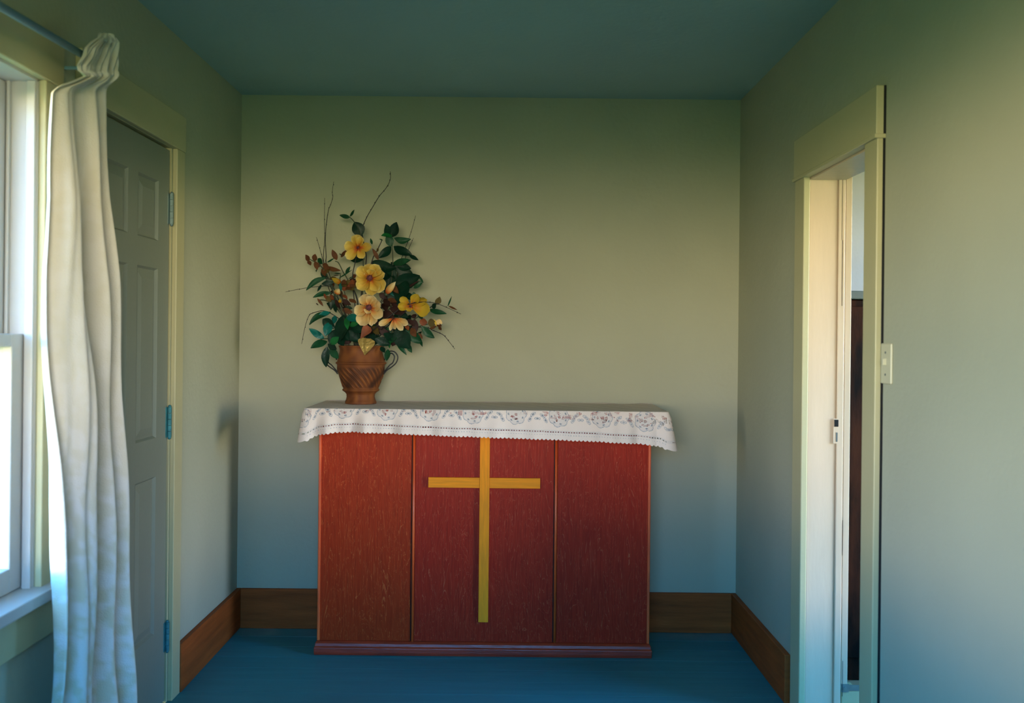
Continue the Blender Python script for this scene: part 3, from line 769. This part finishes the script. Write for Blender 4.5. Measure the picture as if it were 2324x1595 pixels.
branch('leafy_branch', 'thin stem with small leaves and one round dark leaf above the top yellow flower', 'foliage',
       [(870, 615), (920, 670), (985, 800), (1020, 1100), (1010, 1450)], 4.20,
       [(870, 615, 750, 590, 56, 'leaf'), (868, 605, 920, 528, 38, 'leaf'), (1000, 825, 920, 668, 155, 'leafd'), (1120, 920, 1100, 850, 30, 'leaf'), (860, 1080, 1035, 1085, 75, 'leafd', 12)])
branch('leafy_branch', 'upright branch of glossy dark leaves at the upper right of the bouquet', 'foliage',
       [(1340, 800), (1350, 1000), (1350, 1200), (1300, 1500)], 4.19,
       [(1300, 830, 1270, 690, 105, 'leafd'), (1345, 835, 1398, 668, 125, 'leafd'), (1345, 820, 1222, 825, 75, 'leafb', 0, -.02), (1335, 945, 1295, 800, 100, 'leaf', 0, -.015),
        (1370, 850, 1560, 862, 80, 'leaf', 24), (1335, 945, 1188, 1078, 105, 'leafd', -14), (1365, 940, 1575, 1050, 120, 'leafd', 20), (1540, 1040, 1645, 1100, 48, 'leafd'),
        (1350, 1140, 1560, 1098, 85, 'leaf'), (1400, 1160, 1560, 1195, 95, 'leafd'), (1110, 1115, 1390, 1190, 140, 'leafd', 22), (1370, 1170, 1590, 1270, 120, 'leafd'), (1360, 1180, 1290, 1450, 140, 'leafd'),
        (1330, 1240, 1210, 1330, 90, 'leafd'), (1250, 1120, 1400, 1320, 110, 'leafd')])
branch('leafy_branch', 'large dark leaves at the right behind the peach bud', 'foliage',
       [(1600, 1310), (1450, 1400), (1350, 1600)], 4.15,
       [(1370, 1370, 1660, 1275, 190, 'leafd', 10), (1640, 1270, 1700, 1355, 30, 'leaf'), (1590, 1415, 1692, 1345, 72, 'leaf', -8), (1510, 1330, 1410, 1600, 180, 'leafd'), (1380, 1400, 1520, 1490, 120, 'leafd'), (1260, 1400, 1400, 1560, 130, 'leafd'), (1500, 1420, 1660, 1330, 26, 'plum'),
        (1450, 1450, 1620, 1560, 90, 'leafd'), (1590, 1460, 1600, 1560, 62, 'leaf', 0, -.06), (1600, 1480, 1720, 1555, 30, 'leaf', 14, -.06)])
branch('leafy_branch', 'narrow curved green leaves reaching out at the middle left', 'foliage',
       [(600, 1290), (660, 1400), (720, 1560), (850, 1800)], 4.14,
       [(600, 1295, 372, 1440, 66, 'leaf', 30), (690, 1340, 548, 1368, 66, 'leafd'), (660, 1465, 450, 1522, 62, 'leaf', 14), (545, 1375, 500, 1455, 30, 'leafd'), (755, 1360, 772, 1445, 45, 'leaft', 0, -.02), (690, 1500, 650, 1660, 70, 'leafd'), (700, 1580, 715, 1690, 62, 'leafd')])
branch('leafy_branch', 'blue-green glossy leaves spreading at the lower left over the urn', 'foliage',
       [(500, 760), (600, 740), (750, 760)], 4.10,
       [(650, 440, 412, 585, 98, 'leaf', 24), (640, 445, 520, 470, 60, 'leaft', 0, -.02), (575, 735, 403, 628, 85, 'leaft', -8), (610, 770, 425, 850, 98, 'leaf', 6), (640, 555, 590, 710, 105, 'leaft'), (700, 480, 685, 570, 66, 'leaft'),
        (610, 830, 600, 1062, 98, 'leafd', 14), (640, 850, 740, 965, 90, 'leaf'), (560, 520, 700, 620, 120, 'leafd'), (700, 640, 640, 800, 110, 'leafd'), (650, 800, 745, 720, 85, 'leafb', 0, -.02), (620, 800, 720, 860, 80, 'leafd')], conv=c2)
branch('leafy_branch', 'broad green leaves in the centre just below the peach flower', 'foliage',
       [(800, 500), (830, 650), (900, 760)], 4.075,
       [(800, 470, 760, 770, 190, 'leafd', 0, .03), (830, 495, 995, 530, 96, 'leaft'), (828, 500, 843, 640, 66, 'leafb'), (865, 600, 985, 545, 62, 'leafb', -6, .01), (720, 620, 860, 760, 150, 'leafd', 0, .03), (850, 640, 980, 770, 150, 'leafd', 0, .03), (880, 600, 1040, 660, 110, 'leafd', 0, .02), (760, 700, 800, 820, 120, 'leafd', 0, .02)], conv=c2)
branch('leafy_branch', 'dark pointed leaves hanging over the lower right of the urn', 'foliage',
       [(1500, 700), (1380, 700), (1200, 760)], 4.11,
       [(1380, 640, 1545, 850, 200, 'leafd'), (1395, 770, 1505, 928, 58, 'leaf', 8), (1530, 800, 1570, 898, 58, 'leaf', 6), (1500, 640, 1690, 790, 130, 'leaf'), (1655, 740, 1690, 832, 34, 'leaf'),
        (1300, 860, 1285, 990, 80, 'leaf'), (1220, 830, 1260, 900, 60, 'leafd'), (1150, 740, 1330, 810, 100, 'leafd'), (1250, 680, 1400, 760, 100, 'leafd'), (1300, 780, 1400, 730, 60, 'leaf'), (1050, 700, 1200, 790, 110, 'leafd', 0, .02), (1320, 760, 1320, 850, 40, 'leafb')], conv=c2)
branch('leafy_branch', 'small stem with a long green leaf and paddle-shaped brown leaf at the far right', 'foliage',
       [(1870, 330), (1770, 390), (1600, 520), (1300, 700)], 4.09,
       [(1765, 410, 1962, 462, 68, 'leaf', 8), (1845, 355, 1885, 265, 74, 'olive'), (1800, 395, 1845, 345, 62, 'leafd'), (1975, 375, 2020, 258, 17, 'leaf'), (1985, 370, 2085, 418, 24, 'brown'), (1680, 600, 1825, 732, 90, 'leaf', 10), (1640, 440, 1690, 520, 60, 'leafd')], conv=c2)
branch('dried_spray', 'spray of small brown leaves at the upper left of the bouquet', 'dried foliage',
       [(400, 1080), (520, 1150), (600, 1250), (720, 1500)], 4.17,
       [(405, 1110, 365, 1035, 56, 'brown'), (465, 1110, 478, 1028, 74, 'brown'), (395, 1100, 425, 1158, 50, 'brown'), (475, 1110, 500, 1210, 55, 'brown'), (505, 1080, 560, 1140, 66, 'leaf'), (530, 1130, 480, 1180, 60, 'brown'), (500, 1190, 490, 1232, 30, 'leaf'),
        (600, 1170, 765, 1218, 55, 'brown', 10), (650, 1180, 560, 1265, 80, 'olive'), (560, 1180, 590, 1280, 66, 'brown'), (610, 1120, 695, 1078, 26, 'leaf', 6), (560, 1140, 640, 1200, 70, 'brown'), (540, 1230, 610, 1310, 60, 'leafd')])
branch('dried_spray', 'sprig of pointed brown leaves left of the top yellow flower', 'dried foliage',
       [(700, 1110), (740, 1130), (790, 1230), (850, 1330), (950, 1550)], 4.15,
       [(720, 1095, 668, 978, 64, 'brown'), (765, 1065, 842, 978, 40, 'brown'), (790, 1050, 755, 1018, 34, 'leaf'), (820, 1255, 875, 1170, 42, 'leaf'), (740, 1305, 900, 1205, 16, 'leaf'), (690, 1245, 770, 1250, 16, 'leafd'), (680, 1270, 750, 1268, 12, 'plum'), (850, 1310, 905, 1290, 16, 'leaf')])
branch('dried_spray', 'single curled brown leaf right of the top yellow flower', 'dried foliage',
       [(1235, 865), (1180, 980), (1120, 1100), (1060, 1400)], 4.16, [(1190, 1095, 1120, 968, 50, 'brown'), (1175, 1000, 1195, 960, 34, 'olive'), (1240, 870, 1200, 860, 16, 'leaf')], stem_mat='twig')
hy = branch('dried_flower_head', 'brown dried flower head left of the large yellow flower', 'dried flower',
       [(860, 1370), (930, 1470), (960, 1600)], 4.12,
       [(780 + 45*(k % 4), 1330 + 38*(k//4), 830 + 45*(k % 4), 1370 + 34*(k//4), 62, ('brown', 'olive', 'rust')[k % 3]) for k in range(11)], stem_mat='twig')
branch('dried_spray', 'small brown seed leaves and berries at the middle left edge', 'dried foliage',
       [(520, 300), (620, 320), (760, 450)], 4.12,
       [(500, 285, 565, 375, 34, 'brown'), (575, 230, 600, 290, 30, 'rust'), (590, 260, 660, 320, 60, 'olive'), (640, 250, 690, 300, 50, 'rust'), (485, 340, 515, 360, 18, 'plum'), (790, 240, 840, 300, 40, 'rust'), (700, 300, 760, 400, 50, 'plum'), (780, 300, 880, 360, 60, 'plum'), (860, 290, 940, 340, 60, 'brown'), (780, 410, 900, 440, 70, 'brown'), (820, 380, 900, 400, 40, 'leafd')], conv=c2)
branch('dried_spray', 'cluster of round brown leaves at the lower right edge', 'dried foliage',
       [(1880, 600), (1780, 570), (1600, 620), (1350, 720)], 4.10,
       [(1655, 545, 1745, 555, 92, 'rust'), (1750, 560, 1840, 560, 98, 'olive'), (1845, 575, 1910, 600, 44, 'brown'), (1770, 625, 1850, 600, 40, 'brown'), (1870, 600, 1905, 645, 36, 'brown'), (1820, 520, 1850, 600, 24, 'yell', 0, -.01), (1840, 540, 1915, 570, 70, 'cream'),
        (1600, 520, 1610, 680, 80, 'plum'), (1560, 620, 1620, 720, 80, 'brown'), (1640, 680, 1690, 740, 50, 'brown'), (1500, 580, 1530, 650, 50, 'rust'), (1520, 520, 1600, 600, 60, 'plum')], conv=c2)
branch('dried_spray', 'dark brown foliage in the shaded middle of the bouquet', 'dried foliage',
       [(1350, 300), (1280, 420), (1200, 600)], 4.13,
       [(1200, 230, 1290, 290, 70, 'plum'), (1300, 290, 1400, 330, 60, 'brown'), (1330, 120, 1420, 230, 66, 'brown', 0, -.02), (1250, 300, 1330, 380, 70, 'plum'), (1320, 400, 1500, 440, 110, 'plum'), (1230, 440, 1380, 520, 110, 'plum'), (1240, 340, 1280, 440, 80, 'plum'), (1400, 440, 1530, 500, 90, 'leafd'),
        (1120, 600, 1200, 690, 80, 'olive'), (1160, 540, 1260, 640, 80, 'plum'), (1200, 640, 1320, 700, 80, 'plum'), (1330, 330, 1450, 390, 70, 'plum'), (1300, 180, 1370, 260, 40, 'leaft', 0, -.01)], conv=c2)
# dark foliage filling the core above the rim
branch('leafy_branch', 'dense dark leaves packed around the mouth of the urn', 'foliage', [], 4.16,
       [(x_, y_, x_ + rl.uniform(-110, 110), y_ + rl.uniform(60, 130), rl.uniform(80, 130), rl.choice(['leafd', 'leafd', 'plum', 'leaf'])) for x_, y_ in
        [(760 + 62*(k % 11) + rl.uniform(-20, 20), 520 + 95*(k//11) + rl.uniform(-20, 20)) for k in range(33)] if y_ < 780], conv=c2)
def fill(label, n, xr, yr, Y, mats, wr, conv=c1, L=(70, 130)):
    lv = []
    for k in range(n):
        x_, y_ = rl.uniform(*xr), rl.uniform(*yr); a_ = rl.uniform(0, 2*PI); l_ = rl.uniform(*L)
        lv.append((x_, y_, x_ + l_*math.cos(a_), y_ - l_*.8*math.sin(a_), rl.uniform(*wr), rl.choice(mats)))
    cxm, cym = (xr[0]+xr[1])/2, (yr[0]+yr[1])/2
    branch('leafy_branch', label, 'foliage', [(cxm, yr[0]), (cxm, cym), (cxm*.6 + 988*.4, yr[1] + 60)], Y, lv, conv=conv)
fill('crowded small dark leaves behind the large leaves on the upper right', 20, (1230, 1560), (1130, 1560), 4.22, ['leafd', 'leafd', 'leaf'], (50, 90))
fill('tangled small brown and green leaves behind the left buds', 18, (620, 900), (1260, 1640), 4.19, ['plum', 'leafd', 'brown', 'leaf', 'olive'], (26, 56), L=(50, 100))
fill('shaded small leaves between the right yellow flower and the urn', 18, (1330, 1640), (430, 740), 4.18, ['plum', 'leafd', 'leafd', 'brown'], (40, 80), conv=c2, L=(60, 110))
MB().ball((MOUTH.x, VYD, MOUTH.z - .026), .080, 16, 8, (1, 1, .5)).build('moss', 'moss', None)
tag(bpy.data.objects['moss'], 'dark dry moss filling the mouth of the urn', 'moss', kind='stuff')

def single_leaf(label, mt, b_, t_, w, Y, kind='tri'):
    o = empty('artificial_leaf', MOUTH, label, 'leaf')
    B = c2(*b_); T = c2(*t_)
    P = [at(B[0], B[1], Y), at(B[0], B[1], Y) * .5 + MOUTH*.5, MOUTH + Vector((0, 0, -.03))]
    MB().tube(spline(P, 4), .0012, 6).build('stem', 'stem', o)
    put_leaf(o, mt, at(B[0], B[1], Y), at(T[0], T[1], Y - .02), W_(w), kind=kind, cup=.25, nrm=Vector((.25, -1, .25)), name='leaf_blade')
single_leaf('shiny gold leaf hanging over the front rim of the urn', 'gold', (1060, 735), (1035, 928), 190, 4.045)
single_leaf('copper-brown folded leaf above the gold leaf', 'rust', (1085, 600), (985, 742), 110, 4.05)

# magnolia blooms
def bloom(label, ctr, tips, Y, mt, wf=.85, stamen=True, stem=(), open_=.018, rst=9):
    o = empty('magnolia_flower', at(*ctr, Y), label, 'flower')
    C = at(*ctr, Y)
    path = [C + Vector((0, .004, 0))] + [at(x_, y_, Y + .03) for x_, y_ in stem]
    path.append(Vector((path[-1].x*.4 + MOUTH.x*.6, VYD - .01, path[-1].z*.4 + MOUTH.z*.6 + .01))); path.append(MOUTH + Vector((rl.uniform(-.02, .02), rl.uniform(-.02, .02), -.05)))
    MB().tube(spline(path, 5), .0018, 6, r1=.0026).build('stem', 'twig', o, smooth=True)
    for k, tp in enumerate(tips):
        x_, y_ = tp[:2]; w = tp[2] if len(tp) > 2 else None
        L = math.hypot(x_ - ctr[0], y_ - ctr[1])
        w = w or max(16, L*wf)
        T = at(x_, y_, Y - open_*(1 if k % 2 else .45))
        B = C + (T - C)*.06 + Vector((0, .003*(k % 3), 0))
        put_leaf(o, mt, B, T, w*Y/F, kind='petal', cup=rl.uniform(.3, .75), bend=rl.uniform(-.26, -.08), nrm=Vector(((ctr[0] - x_)/90., -1, (y_ - ctr[1])/90.)), n=14, m=5, name='petal')
    if stamen:
        s = MB(); c = C + Vector((0, -.012, 0)); R = rst/2*Y/F
        s.ball(c, R, 10, 8, (1, .9, 1.1))
        for k in range(26):
            a_ = 2.399*k; q = math.sqrt(k/26)*R*1.25
            p = c + Vector((q*math.cos(a_), -R*.75*(1 - k/50), q*math.sin(a_)))
            s.tube([c + (p - c)*.5, p], R*.12, 4)
            s.ball(p, R*.18, 5, 4)
        s.build('stamen', 'stamen', o, smooth=True)
    return o
bloom('pale yellow flower at the top of the bouquet', (813, 562), [(808, 532, 26), (820, 537, 18), (781, 557, 24), (787, 587, 24), (824, 586, 20), (843, 560, 22)], 4.12, 'petY', stem=((806, 595), (800, 640)), rst=5)
bloom('largest yellow flower in the middle of the bouquet', (840, 631), [(838, 598, 30), (860, 602, 30), (873, 620, 26), (810, 608, 28), (807, 634, 26), (811, 656, 30), (872, 657, 36), (858, 660, 26), (845, 671, 30), (848, 612, 26), (829, 618, 14)], 4.06, 'petY', stem=((836, 668),), rst=12)
bloom('peach flower in the centre above the gold leaf', (838, 698), [(822, 669, 28), (846, 671, 28), (864, 688, 30), (868, 718, 28), (850, 735, 22), (843, 740, 14), (817, 738, 32), (804, 709, 28), (852, 690, 22), (832, 712, 18)], 4.03, 'petP', stem=(), rst=12)
bloom('yellow side-facing flower at the right of the bouquet', (932, 695), [(908, 675, 18), (903, 696, 20), (925, 706, 14), (975, 706, 34), (949, 668, 22), (968, 680, 20), (940, 700, 12)], 4.06, 'petL', stem=((915, 712),), rst=5)
bloom('drooping pale peach flower at the lower right above the urn', (893, 722), [(859, 737, 15), (885, 750, 8), (897, 747, 9), (914, 749, 15), (926, 735, 17)], 4.05, 'petP', stamen=False, stem=())

def bud(name, label, b_, t_, w, Y, mt, stem_to=None):
    o = empty(name, at(*b_, Y), label, 'flower bud')
    B, T = at(*b_, Y), at(*t_, Y)
    ax = T - B; n = 8; R = w*Y/F/2; a1 = ax.normalized().cross(Vector((0, 1, 0))).normalized(); a2 = Vector((0, 1, 0))
    P = []; tt = []
    for i in range(n + 1):
        t = i/n; r = R*(math.sin(PI*(t**.8))**.8 if 0 < t < 1 else .03)
        P.append([B + ax*t + (a1*math.cos(q*PI/5) + a2*math.sin(q*PI/5))*r*(1 + .12*math.cos(q*PI*.6)) for q in range(11)]); tt += [t]*11
    me = MB().grid(P).mesh(); a = me.attributes.new('t', 'FLOAT', 'POINT'); a.data.foreach_set('value', tt)
    link('bud_petals', me, mt, o, smooth=True)
    MB().ball(B, R*.55, 8, 6).build('calyx', 'stem', o, smooth=True)
    MB().tube(spline([B, B*.5 + Vector((MOUTH.x, VYD, MOUTH.z + .02))*.5, MOUTH + Vector((0, 0, -.04))], 6), .0014, 6).build('stem', 'twig', o, smooth=True)
bud('flower_bud', 'slender peach bud right of the large yellow flower', (876, 668), (898, 639), 15, 4.06, 'petP')
bud('flower_bud', 'small round cream bud at the left of the bouquet', (763, 669), (770, 655), 15, 4.09, 'petP')
bud('flower_bud', 'tiny yellow bud below the round cream bud', (772, 688), (772, 678), 8, 4.09, 'petL')
bud('flower_bud', 'yellow-green bud above the round cream bud at the left', (775, 642), (753, 631), 13, 4.12, 'petL')
